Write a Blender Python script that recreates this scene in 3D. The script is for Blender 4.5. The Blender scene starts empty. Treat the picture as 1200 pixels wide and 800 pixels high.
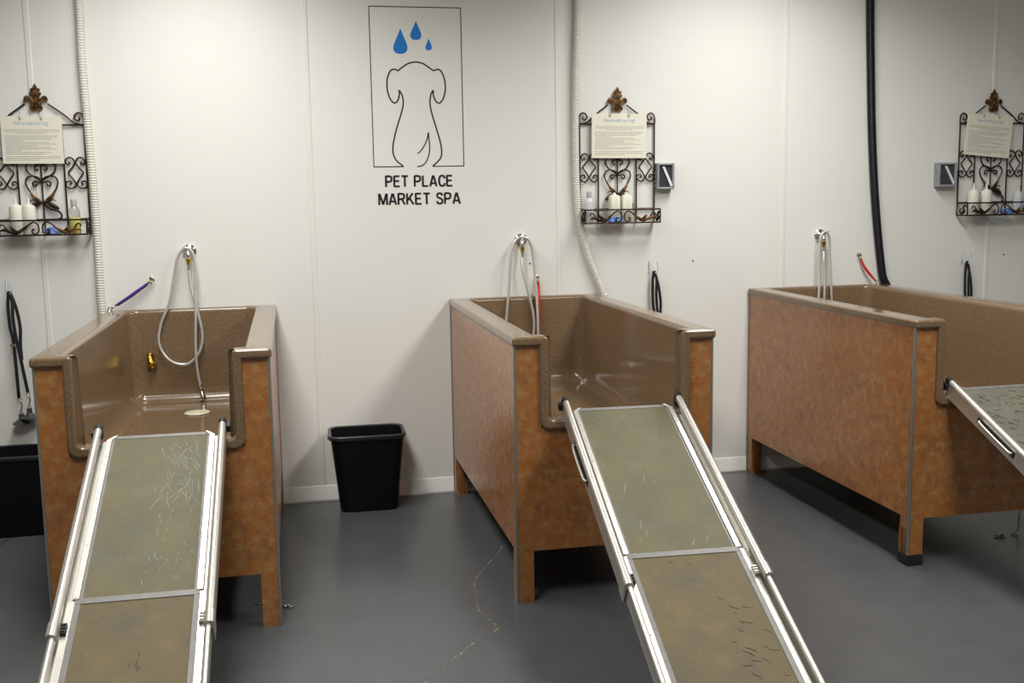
import bpy, bmesh, math, random
from mathutils import Vector, Matrix
random.seed(7)
PI = math.pi
scn = bpy.context.scene
C = scn.collection

# ------------------------------------------------------------------ camera
CAM = Vector((-0.8482, -5.2199, 1.4893))
YAW, PITCH, ROLL, FPX = .2044, .1361, -.0156, 1242.2
_fw = Vector((math.sin(YAW)*math.cos(PITCH), math.cos(YAW)*math.cos(PITCH), -math.sin(PITCH)))
_r0 = Vector((math.cos(YAW), -math.sin(YAW), 0))
_u0 = _r0.cross(_fw)
_rt = _r0*math.cos(ROLL)+_u0*math.sin(ROLL)
_up = -_r0*math.sin(ROLL)+_u0*math.cos(ROLL)
cam = bpy.data.cameras.new('camera'); camo = bpy.data.objects.new('camera', cam); C.objects.link(camo)
cam.sensor_fit = 'HORIZONTAL'; cam.sensor_width = 36; cam.lens = 36*FPX/1200
cam.clip_start = .05; cam.clip_end = 60
_m = Matrix((_rt, _up, -_fw)).transposed().to_4x4(); _m.translation = CAM
camo.matrix_world = _m
scn.camera = camo

# ------------------------------------------------------------------ view, world, lights
scn.view_settings.view_transform = 'Standard'; scn.view_settings.look = 'None'
scn.view_settings.gamma = 1; scn.view_settings.use_curve_mapping = False
scn.view_settings.exposure = 0.16
w = bpy.data.worlds.new('world'); scn.world = w; w.use_nodes = True
w.node_tree.nodes['Background'].inputs[0].default_value = (.8, .85, .9, 1)
w.node_tree.nodes['Background'].inputs[1].default_value = .02
CEIL = 2.95
LIGHTS = [(-1.25, -1.12, 24.5, 148), (1.40, -1.12, 25, 148), (-1.25, -2.95, 41, 176), (1.40, -2.95, 43, 176)]   # x, y, watts, spread of the louvre; last pair is added fill
for lx, ly, e, sprd in LIGHTS:
    l = bpy.data.lights.new('ceiling_and_fill_light', 'AREA'); l.shape = 'RECTANGLE'; l.size = .55; l.size_y = 1.15
    l.energy = e; l.spread = math.radians(sprd); l.color = (1, .998, .965)
    lo = bpy.data.objects.new('ceiling_and_fill_light', l); C.objects.link(lo); lo.location = (lx, ly, CEIL-.075)

# ------------------------------------------------------------------ pixel -> place helpers (a point on a known plane)
def ray(u, v): return _fw+_rt*((u-600)/FPX)-_up*((v-400)/FPX)
def wall(u, v, y=0.):
    d = ray(u, v); return CAM+d*((y-CAM.y)/d.y)
def flo(u, v, z=0.):
    d = ray(u, v); return CAM+d*((z-CAM.z)/d.z)

# ------------------------------------------------------------------ materials
MATS = {}
def mat(name, col, rough=.5, metal=0., spec=.5, noise=None, bump=None, trans=0., coat=0., alpha=1.):
    """noise: list of (scale, detail, lo, hi, colour, strength) colour layers; bump: (scale, strength)"""
    m = bpy.data.materials.new(name); m.use_nodes = True; nt = m.node_tree; N = nt.nodes; L = nt.links
    b = N['Principled BSDF']
    b.inputs['Base Color'].default_value = (*col, 1); b.inputs['Roughness'].default_value = rough
    b.inputs['Metallic'].default_value = metal; b.inputs['Specular IOR Level'].default_value = spec
    b.inputs['Transmission Weight'].default_value = trans; b.inputs['Coat Weight'].default_value = coat
    b.inputs['Coat Roughness'].default_value = .08; b.inputs['Alpha'].default_value = alpha
    if noise or bump:
        tc = N.new('ShaderNodeTexCoord')
    if noise:
        prev = None
        for (sc, det, lo, hi, c2, st) in noise:
            n = N.new('ShaderNodeTexNoise'); n.inputs['Detail'].default_value = det
            if isinstance(sc, tuple):
                mp = N.new('ShaderNodeMapping'); mp.inputs['Scale'].default_value = sc
                L.new(tc.outputs['Object'], mp.inputs[0]); L.new(mp.outputs[0], n.inputs['Vector']); n.inputs['Scale'].default_value = 1
            else:
                n.inputs['Scale'].default_value = sc; L.new(tc.outputs['Object'], n.inputs['Vector'])
            mr = N.new('ShaderNodeMapRange'); mr.inputs[1].default_value = lo; mr.inputs[2].default_value = hi
            mr.inputs[3].default_value = 0; mr.inputs[4].default_value = st; L.new(n.outputs[0], mr.inputs[0])
            mx = N.new('ShaderNodeMix'); mx.data_type = 'RGBA'
            L.new(mr.outputs[0], mx.inputs[0])
            if prev: L.new(prev, mx.inputs[6])
            else: mx.inputs[6].default_value = (*col, 1)
            mx.inputs[7].default_value = (*c2, 1); prev = mx.outputs[2]
        L.new(prev, b.inputs['Base Color'])
    if bump:
        n = N.new('ShaderNodeTexNoise'); n.inputs['Scale'].default_value = bump[0]; n.inputs['Detail'].default_value = 3
        L.new(tc.outputs['Object'], n.inputs['Vector'])
        bp = N.new('ShaderNodeBump'); bp.inputs['Strength'].default_value = bump[1]; bp.inputs['Distance'].default_value = .002
        L.new(n.outputs[0], bp.inputs['Height']); L.new(bp.outputs[0], b.inputs['Normal'])
    MATS[name] = m; return m

mat('wall_white', (.80, .79, .75), .38, spec=.4, bump=(110, .10), noise=[(1.3, 2, .35, .7, (.77, .765, .72), .6)])
mat('strip_white', (.79, .78, .735), .38)
mat('base_white', (.80, .79, .75), .4, noise=[(9, 4, .5, .8, (.68, .66, .6), .5)])
mat('plain_white', (.78, .77, .74), .7)
mat('floor_grey', (.080, .086, .092), .28, spec=.45, bump=(6, .06),
    noise=[(1.1, 3, .4, .7, (.094, .097, .098), .8), (7, 5, .45, .75, (.067, .072, .077), .6), (60, 3, .62, .72, (.10, .105, .108), .4)])
mat('crack_paint', (.30, .24, .10), .8, noise=[(38, 4, .36, .50, (.082, .087, .090), 1.)])
mat('dark_joint', (.02, .021, .022), .7)
mat('laminate', (.36, .138, .036), .22, spec=.7, noise=[(14, 6, .48, .70, (.20, .085, .035), .7), (26, 5, .48, .68, (.40, .24, .105), .62), (75, 4, .52, .75, (.17, .070, .028), .55), (30, 3, .56, .7, (.46, .215, .06), .6)])
mat('basin_taupe', (.178, .112, .058), .15, spec=.5, coat=.25, noise=[(230, 2, .50, .62, (.12, .078, .048), .75), (310, 2, .56, .66, (.36, .27, .18), .5), (150, 2, .60, .7, (.07, .045, .03), .5)])
mat('alu_trim', (.42, .43, .42), .38, metal=.85)
mat('alu', (.66, .63, .575), .34, metal=.7, noise=[((4, 60, 4), 3, .4, .7, (.58, .555, .505), .6)])
mat('alu_dark', (.45, .43, .39), .4, metal=.8)
mat('wood_raw', (.30, .12, .025), .6, noise=[((40, 40, 6), 5, .4, .65, (.10, .04, .012), .9)])
mat('black_rubber', (.012, .012, .013), .55)
mat('black_plastic', (.004, .004, .006), .45, spec=.25, bump=(300, .05))
mat('rim_plastic', (.03, .03, .031), .3)
mat('grip_upper', (.106, .096, .048), .62, noise=[(260, 4, .42, .62, (.085, .078, .050), .8), (7, 5, .42, .68, (.130, .108, .046), .9), (9, 4, .55, .75, (.125, .125, .098), .6), ((420, 60, 60), 2, .6, .7, (.19, .175, .10), .4)], bump=(500, .5))
mat('grip_lower', (.122, .090, .034), .65, noise=[(260, 4, .42, .62, (.11, .082, .04), .8), (6, 5, .48, .70, (.078, .070, .048), .85), (10, 4, .52, .72, (.155, .112, .040), .7), ((60, 420, 60), 2, .6, .7, (.21, .16, .07), .4)], bump=(500, .5))
mat('grip_grey', (.130, .124, .096), .62, noise=[(260, 4, .42, .62, (.08, .077, .060), .8), (8, 5, .45, .7, (.15, .138, .095), .8)], bump=(500, .5))
mat('grey_edge', (.185, .178, .165), .5, metal=.1, noise=[(30, 4, .45, .7, (.135, .13, .122), .7)])
mat('scratch_white', (.30, .31, .275), .6)
mat('scratch_black', (.02, .02, .016), .8)
mat('chrome', (.78, .78, .78), .13, metal=1.)
mat('hose_steel', (.72, .70, .65), .36, metal=.55, noise=[((260, 260, 260), 1, .4, .6, (.52, .50, .46), .8)])
mat('brass', (.55, .36, .07), .25, metal=1., noise=[(50, 3, .5, .7, (.25, .15, .03), .7)])
mat('iron', (.035, .022, .016), .42, metal=.7, noise=[(28, 4, .57, .68, (.26, .10, .03), .7)])
mat('iron_gold', (.21, .098, .026), .42, metal=.6, noise=[(60, 4, .46, .58, (.035, .018, .010), .95)])
mat('paper_cream', (.80, .765, .64), .6)
mat('ink_grey', (.42, .41, .385), .8)
mat('ink_blue', (.38, .47, .60), .7)
mat('clear_hook', (.75, .78, .82), .15, trans=.6)
mat('bottle_white', (.80, .78, .67), .35)
mat('bottle_milky', (.78, .78, .74), .25, trans=.25)
mat('bottle_jug', (.74, .73, .60), .4)
mat('bottle_clear', (.82, .84, .82), .1, trans=.8, spec=.5)
mat('soap_yellow', (.74, .68, .18), .2)
mat('cap_grey', (.42, .42, .42), .4)
mat('label_blue', (.55, .62, .78), .5)
mat('cloth_blue', (.13, .27, .72), .7, noise=[(40, 4, .5, .65, (.45, .58, .88), .9)])
mat('acrylic_grey', (.36, .37, .40), .18, trans=.15, noise=[(30, 3, .5, .7, (.22, .23, .26), .6)])
mat('dark_panel', (.045, .046, .055), .25)
mat('duct_white', (.70, .68, .60), .5)
mat('duct_black', (.006, .007, .012), .36, spec=.3)
mat('hook_white', (.62, .64, .66), .3)
mat('strap_black', (.010, .010, .012), .45)
mat('nickel', (.56, .52, .42), .25, metal=1.)
mat('cup_rubber', (.045, .043, .042), .45)
mat('purple', (.085, .012, .26), .55)
mat('red', (.58, .025, .015), .5)
mat('green', (.012, .16, .035), .5)
mat('decal_black', (.012, .012, .012), .5)
mat('decal_blue', (.0, .185, .60), .45)
mat('drain_cream', (.66, .62, .46), .35, noise=[(30, 4, .5, .7, (.5, .42, .22), .8)])
mat('hull_grey', (.06, .062, .062), .5)
mat('chain_steel', (.45, .45, .43), .3, metal=1.)
mat('ceiling_white', (.75, .75, .73), .8)
m = mat('diffuser', (.9, .9, .86), .5)
m.node_tree.nodes['Principled BSDF'].inputs['Emission Color'].default_value = (1, .96, .88, 1)
m.node_tree.nodes['Principled BSDF'].inputs['Emission Strength'].default_value = 2.

# ------------------------------------------------------------------ geometry helpers
def obj(name, bm, m, parent=None, bev=0., smooth=False, seg=3, sharp=None):
    me = bpy.data.meshes.new(name)
    bmesh.ops.recalc_face_normals(bm, faces=bm.faces[:])
    if sharp:
        for e in bm.edges:
            if len(e.link_faces) == 2 and e.calc_face_angle(0) > math.radians(sharp): e.smooth = False
    bm.to_mesh(me); bm.free()
    o = bpy.data.objects.new(name, me); C.objects.link(o)
    if m: me.materials.append(MATS[m])
    if smooth or bev or sharp:
        for p in me.polygons: p.use_smooth = True
    if bev:
        b = o.modifiers.new('bevel', 'BEVEL'); b.width = bev; b.segments = seg; b.limit_method = 'ANGLE'
        b.angle_limit = math.radians(40); b.harden_normals = True
    if parent: o.parent = parent
    return o
def tag(o, label=None, cat=None, group=None, kind=None):
    if label: o['label'] = label
    if cat: o['category'] = cat
    if group: o['group'] = group
    if kind: o['kind'] = kind
    return o
def empty(name, loc=(0, 0, 0), rot=(0, 0, 0)):
    o = bpy.data.objects.new(name, None); C.objects.link(o); o.location = loc; o.rotation_euler = rot
    o.empty_display_size = .05
    return o
def thing(name, label, cat, loc=(0, 0, 0), rot=(0, 0, 0), group=None):
    return tag(empty(name, loc, rot), label, cat, group)
def copy_tree(o, parent=None):
    c = o.copy(); C.objects.link(c); c.parent = parent
    for ch in list(o.children): copy_tree(ch, c)
    return c
NB = bmesh.new
def box(bm, x0, x1, y0, y1, z0, z1):
    v = [bm.verts.new((x, y, z)) for x in (x0, x1) for y in (y0, y1) for z in (z0, z1)]
    for f in ((0, 1, 3, 2), (4, 6, 7, 5), (0, 4, 5, 1), (2, 3, 7, 6), (0, 2, 6, 4), (1, 5, 7, 3)):
        bm.faces.new([v[i] for i in f])
    return bm
def prism(bm, poly, t0, t1, axis='y'):
    """poly in the plane across axis: y -> (x,z), z -> (x,y), x -> (y,z)"""
    def P(a, b, t): return {'y': (a, t, b), 'z': (a, b, t), 'x': (t, a, b)}[axis]
    A = [bm.verts.new(P(a, b, t0)) for a, b in poly]; B = [bm.verts.new(P(a, b, t1)) for a, b in poly]
    n = len(poly)
    bm.faces.new(A); bm.faces.new(B[::-1])
    for i in range(n): bm.faces.new((A[i], B[i], B[(i+1) % n], A[(i+1) % n]))
    return bm
def spline(pts, n=6, closed=False):
    P = [Vector(p) for p in pts]; out = []; N = len(P)
    rng = range(N) if closed else range(N-1)
    for i in rng:
        p0 = P[(i-1) % N] if (closed or i > 0) else P[0]*2-P[1]
        p1 = P[i]; p2 = P[(i+1) % N]; p3 = P[(i+2) % N] if (closed or i < N-2) else P[-1]*2-P[-2]
        for k in range(n):
            t = k/n
            out.append(.5*((2*p1)+(p2-p0)*t+(2*p0-5*p1+4*p2-p3)*t*t+(3*p1-p0-3*p2+p3)*t**3))
    if not closed: out.append(P[-1])
    return out
def tube(bm, pts, r, n=8, closed=False, flat=None):
    """r: number or list; flat: (sideways factor, depth factor) ellipse against world y"""
    P = [Vector(p) for p in pts]; N = len(P); R = r if isinstance(r, (list, tuple)) else [r]*N
    rings = []; u = None
    for i in range(N):
        a = P[(i-1) % N] if (closed or i > 0) else P[i]; b = P[(i+1) % N] if (closed or i < N-1) else P[i]
        t = (b-a); t = t.normalized() if t.length > 1e-9 else Vector((0, 0, 1))
        if u is None:
            ref = Vector((0, 1, 0)) if abs(t.y) < .9 else Vector((1, 0, 0)); u = ref
        u = (u-t*u.dot(t)); u = u.normalized() if u.length > 1e-6 else t.orthogonal().normalized()
        v = t.cross(u); fu, fv = (flat[1], flat[0]) if flat else (1, 1)
        rings.append([bm.verts.new(P[i]+u*(math.cos(2*PI*k/n)*R[i]*fu)+v*(math.sin(2*PI*k/n)*R[i]*fv)) for k in range(n)])
    for i in range(N if closed else N-1):
        A, B = rings[i], rings[(i+1) % N]
        for k in range(n): bm.faces.new((A[k], A[(k+1) % n], B[(k+1) % n], B[k]))
    if not closed: bm.faces.new(rings[0][::-1]); bm.faces.new(rings[-1])
    return bm
def lathe(bm, prof, n=20, o=(0, 0, 0), M=None):
    """prof: (radius, height) turned about z, moved by M or o"""
    M = M or Matrix.Translation(o); rings = []
    for r, z in prof:
        if r < 1e-6: rings.append([bm.verts.new(M @ Vector((0, 0, z)))])
        else: rings.append([bm.verts.new(M @ Vector((r*math.cos(2*PI*k/n), r*math.sin(2*PI*k/n), z))) for k in range(n)])
    for A, B in zip(rings, rings[1:]):
        for k in range(n):
            f = [A[k % len(A)], A[(k+1) % len(A)], B[(k+1) % len(B)], B[k % len(B)]]
            f = list(dict.fromkeys(f))
            if len(f) > 2: bm.faces.new(f)
    if len(rings[0]) > 1: bm.faces.new(rings[0][::-1])
    if len(rings[-1]) > 1: bm.faces.new(rings[-1])
    return bm
def ribbon(bm, pts, width, nrm=(0, -1, 0), thick=.0006, closed=False):
    """flat printed line of the given width lying across nrm"""
    P = [Vector(p) for p in pts]; N = len(P); nv = Vector(nrm); A = []
    for i in range(N):
        a = P[(i-1) % N] if (closed or i > 0) else P[i]; b = P[(i+1) % N] if (closed or i < N-1) else P[i]
        s = (b-a).cross(nv); s = s.normalized()*(width/2) if s.length > 1e-9 else Vector((width/2, 0, 0))
        A.append([bm.verts.new(P[i]+s), bm.verts.new(P[i]-s), bm.verts.new(P[i]-s+nv*thick), bm.verts.new(P[i]+s+nv*thick)])
    for i in range(N if closed else N-1):
        a, b = A[i], A[(i+1) % N]
        for k in range(4): bm.faces.new((a[k], a[(k+1) % 4], b[(k+1) % 4], b[k]))
    if not closed: bm.faces.new(A[0]); bm.faces.new(A[-1][::-1])
    return bm
def text_mesh(name, body, size, m, parent, loc, rot, width=None, bold=0., ext=.0005):
    cu = bpy.data.curves.new(name, 'FONT'); cu.body = body; cu.size = size; cu.align_x = 'CENTER'; cu.offset = bold; cu.extrude = ext
    cu.resolution_u = 3
    t = bpy.data.objects.new(name+'_tmp', cu); C.objects.link(t); bpy.context.view_layer.update()
    me = bpy.data.meshes.new_from_object(t.evaluated_get(bpy.context.evaluated_depsgraph_get()))
    bpy.data.objects.remove(t); bpy.data.curves.remove(cu)
    xs = [v.co.x for v in me.vertices]
    if width:
        k = width/(max(xs)-min(xs)); mid = (max(xs)+min(xs))/2
        for v in me.vertices: v.co.x = (v.co.x-mid)*k
    me.materials.clear(); me.materials.append(MATS[m])
    o = bpy.data.objects.new(name, me); C.objects.link(o); o.location = loc; o.rotation_euler = rot; o.parent = parent
    return o

# ================================================================== SETTING
XL, XR, YB = -4.4, 4.6, -7.0
fl = tag(obj('floor', box(NB(), XL, XR, YB, .0, -.1, 0), 'floor_grey'), 'dark grey painted concrete floor with a soft sheen', 'floor', kind='structure')
tag(obj('ceiling', box(NB(), XL, XR, YB, 0, CEIL, CEIL+.1), 'ceiling_white'), 'plain white ceiling above the room', 'ceiling', kind='structure')
wb = tag(obj('wall_back', box(NB(), XL, XR, .0, .12, -.1, CEIL+.1), 'wall_white'), 'white panelled wall behind the three dog tubs', 'wall', kind='structure')
tag(obj('wall_left', box(NB(), XL-.1, XL, YB, .12, -.1, CEIL+.1), 'plain_white'), 'plain white side wall beyond the left edge', 'wall', kind='structure')
tag(obj('wall_right', box(NB(), XR, XR+.1, YB, .12, -.1, CEIL+.1), 'plain_white'), 'plain white side wall beyond the right edge', 'wall', kind='structure')
tag(obj('wall_front', box(NB(), XL, XR, YB-.1, YB, -.1, CEIL+.1), 'plain_white'), 'plain white wall behind the viewer', 'wall', kind='structure')
PT = .004                                                    # wall panels stand this proud of the wall core
seams = [-.737+1.22*k for k in range(-3, 5)]
edges = [XL]+seams+[XR]
for a, b in zip(edges, edges[1:]):
    obj('panel', box(NB(), a+.004, b-.004, -PT, .0, .0, CEIL), 'wall_white', wb, bev=.0015, seg=2)
for s in seams:
    bm = NB(); prism(bm, [(s-.013, 0), (s-.013, -PT-.001), (s-.009, -PT-.0035), (s+.009, -PT-.0035), (s+.013, -PT-.001), (s+.013, 0)], 0, CEIL, 'z')
    obj('divider_strip', bm, 'strip_white', wb)
# rubber baseboard in lengths
bb = tag(empty('baseboard_back', (0, -PT, 0)), 'white cove baseboard along the panelled wall', 'baseboard', kind='structure')
jo = [XL, -2.6, -1.2, -.31, .9, 2.12, 3.3, XR]
for a, b in zip(jo, jo[1:]):
    bm = NB(); prism(bm, [(0, 0), (0, .078), (-.004, .080), (-.007, .076), (-.008, .012), (-.016, .0)], a+.0006, b-.0006, 'x')
    obj('baseboard_length', bm, 'base_white', bb, sharp=30)
WY = -PT                                                    # face of the wall
# cracks in the floor paint: a part of the floor
def floor_line(name, px, width, m, jit=0.):
    pts = []
    for p in spline([flo(u, v) for u, v in px], 10):
        pts.append((p.x+random.uniform(-jit, jit), p.y+random.uniform(-jit, jit), .0))
    return obj(name, ribbon(NB(), pts, width, (0, 0, 1), .0005), m, fl)
floor_line('paint_crack', [(594, 635), (580, 652), (562, 672), (555, 684), (560, 700), (560, 712), (570, 722), (584, 734)], .006, 'crack_paint', .004)
floor_line('paint_crack', [(584, 736), (568, 748), (550, 756), (540, 766), (520, 780), (505, 788), (498, 800)], .006, 'crack_paint', .004)
floor_line('floor_joint', [(-20, 655), (-2, 640), (22, 622), (32, 612)], .006, 'dark_joint')

# ceiling lamps and the added fill row (housing round each lit panel)
for i, (lx, ly, e, sprd) in enumerate(LIGHTS):
    t = thing('ceiling_or_fill_panel', ['fluorescent ceiling panel above the left tub', 'fluorescent ceiling panel above the middle tub', 'added fill panel on the ceiling out from the wall on the left', 'added fill panel on the ceiling out from the wall on the right'][i], 'ceiling light', (lx, ly, CEIL), group='ceiling lights')
    bm = NB()
    for s in (-1, 1):
        box(bm, s*.30-.02, s*.30+.02, -.62, .62, -.07, 0); box(bm, -.28, .28, s*.60-.02, s*.60+.02, -.07, 0)
    obj('housing', bm, 'strip_white', t)
    obj('diffuser', box(NB(), -.28, .28, -.58, .58, -.06, -.045), 'diffuser', t)

# ================================================================== TUBS
TW, TD, TH = .757, 1.5376, .9905
TX = [-1.690, -.081, 1.513]
TY = -.010
HW = TW/2; NX = HW-.124; ZN = .684; ZF = .555
def arc(cx, cz, r, a0, a1, n=6):
    return [(cx+r*math.cos(a0+(a1-a0)*k/n), cz+r*math.sin(a0+(a1-a0)*k/n)) for k in range(n+1)]
def basin_mesh():
    bm = NB()
    # moulded front rim: caps the two corner posts and runs round the step-in opening
    o, ov = .032, .008; ztop, zlow = TH, TH-.034; zb = ZN-.036
    half = [(-HW-ov, ztop), (-HW-ov, zlow), (-NX-o, zlow)]+arc(-NX-o+.035, zb+.035, .035, PI, 1.5*PI)
    inner = arc(-NX+.022, ZN+.022, .022, 1.5*PI, PI)+arc(-NX-.012, ztop-.012, .012, 0, .5*PI, 4)
    left = half
    poly = left+[(-x, z) for x, z in reversed(half)]+[(-x, z) for x, z in reversed(inner)]+inner
    prism(bm, poly, -TD-.016, -TD+.055, 'y')
    # rim slab: left, back, right
    si, bi = HW-.076, -.046
    U = [(-HW-ov, -TD+.03), (-HW-ov, 0), (HW+ov, 0), (HW+ov, -TD+.03), (si, -TD+.03), (si, bi-.03)]+arc(si-.03, bi-.03, .03, 0, .5*PI)[1:]+arc(-si+.03, bi-.03, .03, .5*PI, PI)+[(-si, -TD+.03)]
    prism(bm, U, TH-.034, TH, 'z')
    return bm
def shell_mesh():
    bm = NB()
    def ring(hx, ya, yb, r, z):            # ya back, yb front (more negative)
        P = []
        for cx, cy, a in ((hx-r, ya-r, 0), (-hx+r, ya-r, .5*PI), (-hx+r, yb+r, PI)): P += [(x, y) for x, y in arc(cx, cy, r, a, a+.5*PI, 6)]
        P += [(-NX-.017, yb), (-NX*.33, yb), (NX*.33, yb), (NX+.017, yb)]
        P += arc(hx-r, yb+r, r, 1.5*PI, 2*PI, 6)
        return [bm.verts.new((x, y, z)) for x, y in P]
    hx0 = HW-.088; ya0, yb0 = -.053, -TD+.022
    lv = [(-.027, TH+.0004), (-.013, TH+.0003), (-.005, TH-.004), (-.0015, TH-.010), (0, TH-.020), (.0070, ZN-.012), (.0090, ZF+.075), (.0094, ZF+.062)]
    rf = .05
    for k in range(1, 7): a = .5*PI*k/6; lv.append((.012+rf*(1-math.cos(a)), ZF+rf*(1-math.sin(a))))
    R = [ring(hx0-i, ya0-i, yb0+i, max(.05-i*.3, .02), z) for i, z in lv]
    n = len(R[0]); cut = set()
    nf = 21                                  # index of first front vertex
    for j, (A, B) in enumerate(zip(R, R[1:])):
        for k in range(n):
            if j < 5 and nf <= k < nf+3: continue   # open above the step-in lip
            bm.faces.new((A[k], A[(k+1) % n], B[(k+1) % n], B[k]))
    bm.faces.new(R[-1])
    return bm
def tub(i, label):
    t = thing('dog_wash_tub', label, 'dog tub', (TX[i]+HW, TY, 0), group='dog washing tubs')
    b = obj('rim', basin_mesh(), 'basin_taupe', t, bev=.011, seg=4)
    s = obj('basin', shell_mesh(), 'basin_taupe', t, smooth=True)
    for p in s.data.polygons: p.flip()
    FZ, FW = .194, .062                      # height and width of the foot cut-outs
    zt = TH-.030
    base = 0.
    x1 = HW-.002; nx = NX+.026; zb = ZN-.030
    fp = [(-x1, base), (-x1+FW, base), (-x1+FW, FZ), (x1-FW, FZ), (x1-FW, base), (x1, base), (x1, zt), (nx, zt), (nx, zb), (-nx, zb), (-nx, zt), (-x1, zt)]
    obj('front_panel', prism(NB(), fp, -TD, -TD+.018, 'y'), 'laminate', t)
    sp = [(-TD+.0185, base), (-TD+.064, base), (-TD+.064, FZ), (-.062, FZ), (-.062, base), (-.002, base), (-.002, zt), (-TD+.0185, zt)]
    for sx in (-1, 1):
        obj('side_panel', prism(NB(), sp, sx*(HW-.001), sx*(HW-.019), 'x'), 'laminate', t)
        bm = NB(); s0 = sx*HW
        L = [(s0+sx*.002, -TD-.002), (s0+sx*.002, -TD+.013), (s0-sx*.0008, -TD+.013), (s0-sx*.0008, -TD+.0008), (s0-sx*.006, -TD+.0008), (s0-sx*.006, -TD-.002)]
        obj('corner_trim', prism(bm, L, .004, zt, 'z'), 'alu_trim', t, bev=.0012, seg=2)
        L = [(s0+sx*.002, -.010), (s0+sx*.002, 0), (s0-sx*.012, 0), (s0-sx*.012, -.0018), (s0-sx*.001, -.0018), (s0-sx*.001, -.010)]
        obj('wall_trim', prism(NB(), L, .004, zt, 'z'), 'alu_trim', t)
        for ya, yb in ((-TD+.0195, -TD+.064), (-.062, -.012)):
            obj('foot', box(NB(), sx*(HW-.0195), sx*(HW-.060), ya, yb, 0, FZ+.12), 'wood_raw', t)
    # plumbing trap box hanging beneath the basin
    hb = NB(); lathe(hb, [(0, .545), (.17, .54), (.175, .35), (.16, .20), (.10, .155), (0, .145)], 24, (0.02, -.42, 0))
    obj('drain_housing', hb, 'hull_grey', t, smooth=True)
    if i == 0:
      bm = NB(); lathe(bm, [(.0, .0005), (.050, .0005), (.056, .003), (.053, .006), (.044, .0045), (.040, .0065), (.0, .0075)], 28, (.028, -.39, ZF))
      obj('drain_cover', bm, 'drain_cream', t, sharp=50)
    # brass catch on the inside of the back
    bm = NB()
    Mx = Matrix.Translation((-.196, -.064, .775)) @ Matrix.Rotation(PI/2, 4, 'X')
    lathe(bm, [(0, -.002), (.017, -.002), (.018, .006), (.013, .014), (.010, .022), (0, .024)], 16, M=Mx)
    Mx = Matrix.Translation((-.190, -.064, .735)) @ Matrix.Rotation(PI/2, 4, 'X')
    lathe(bm, [(0, -.002), (.021, -.002), (.022, .01), (.018, .022), (.009, .028), (0, .029)], 18, M=Mx)
    tube(bm, spline([(-.196, -.080, .790), (-.198, -.086, .770), (-.194, -.092, .750), (-.190, -.094, .735)], 5), [.012]*5+[.014]*5+[.016]*5+[.013], 10)
    obj('brass_catch', bm, 'brass', t, smooth=True)
    return t
t0 = tub(0, 'taupe dog tub with hose nozzle hanging inside, nearest the left edge')
t1 = tub(1, 'taupe dog tub in the middle, right of the black wastebasket')
t2 = tub(2, 'taupe dog tub cut off by the right edge, below the black duct')
# the right tub stands on black shims and shows bare wood at its near foot
bm = NB(); box(bm, -HW-.004, -HW+.066, -TD-.004, -TD+.068, .0, .046)
tag(obj('foot_pad', bm, 'black_rubber', t2, bev=.003), 'black rubber shim')
bm = NB(); box(bm, -HW-.0016, -HW+.0, -TD+.016, -TD+.0645, .046, .150)
tag(obj('bare_wood', bm, 'wood_raw', t2), 'bare wood where the laminate is gone')

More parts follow.
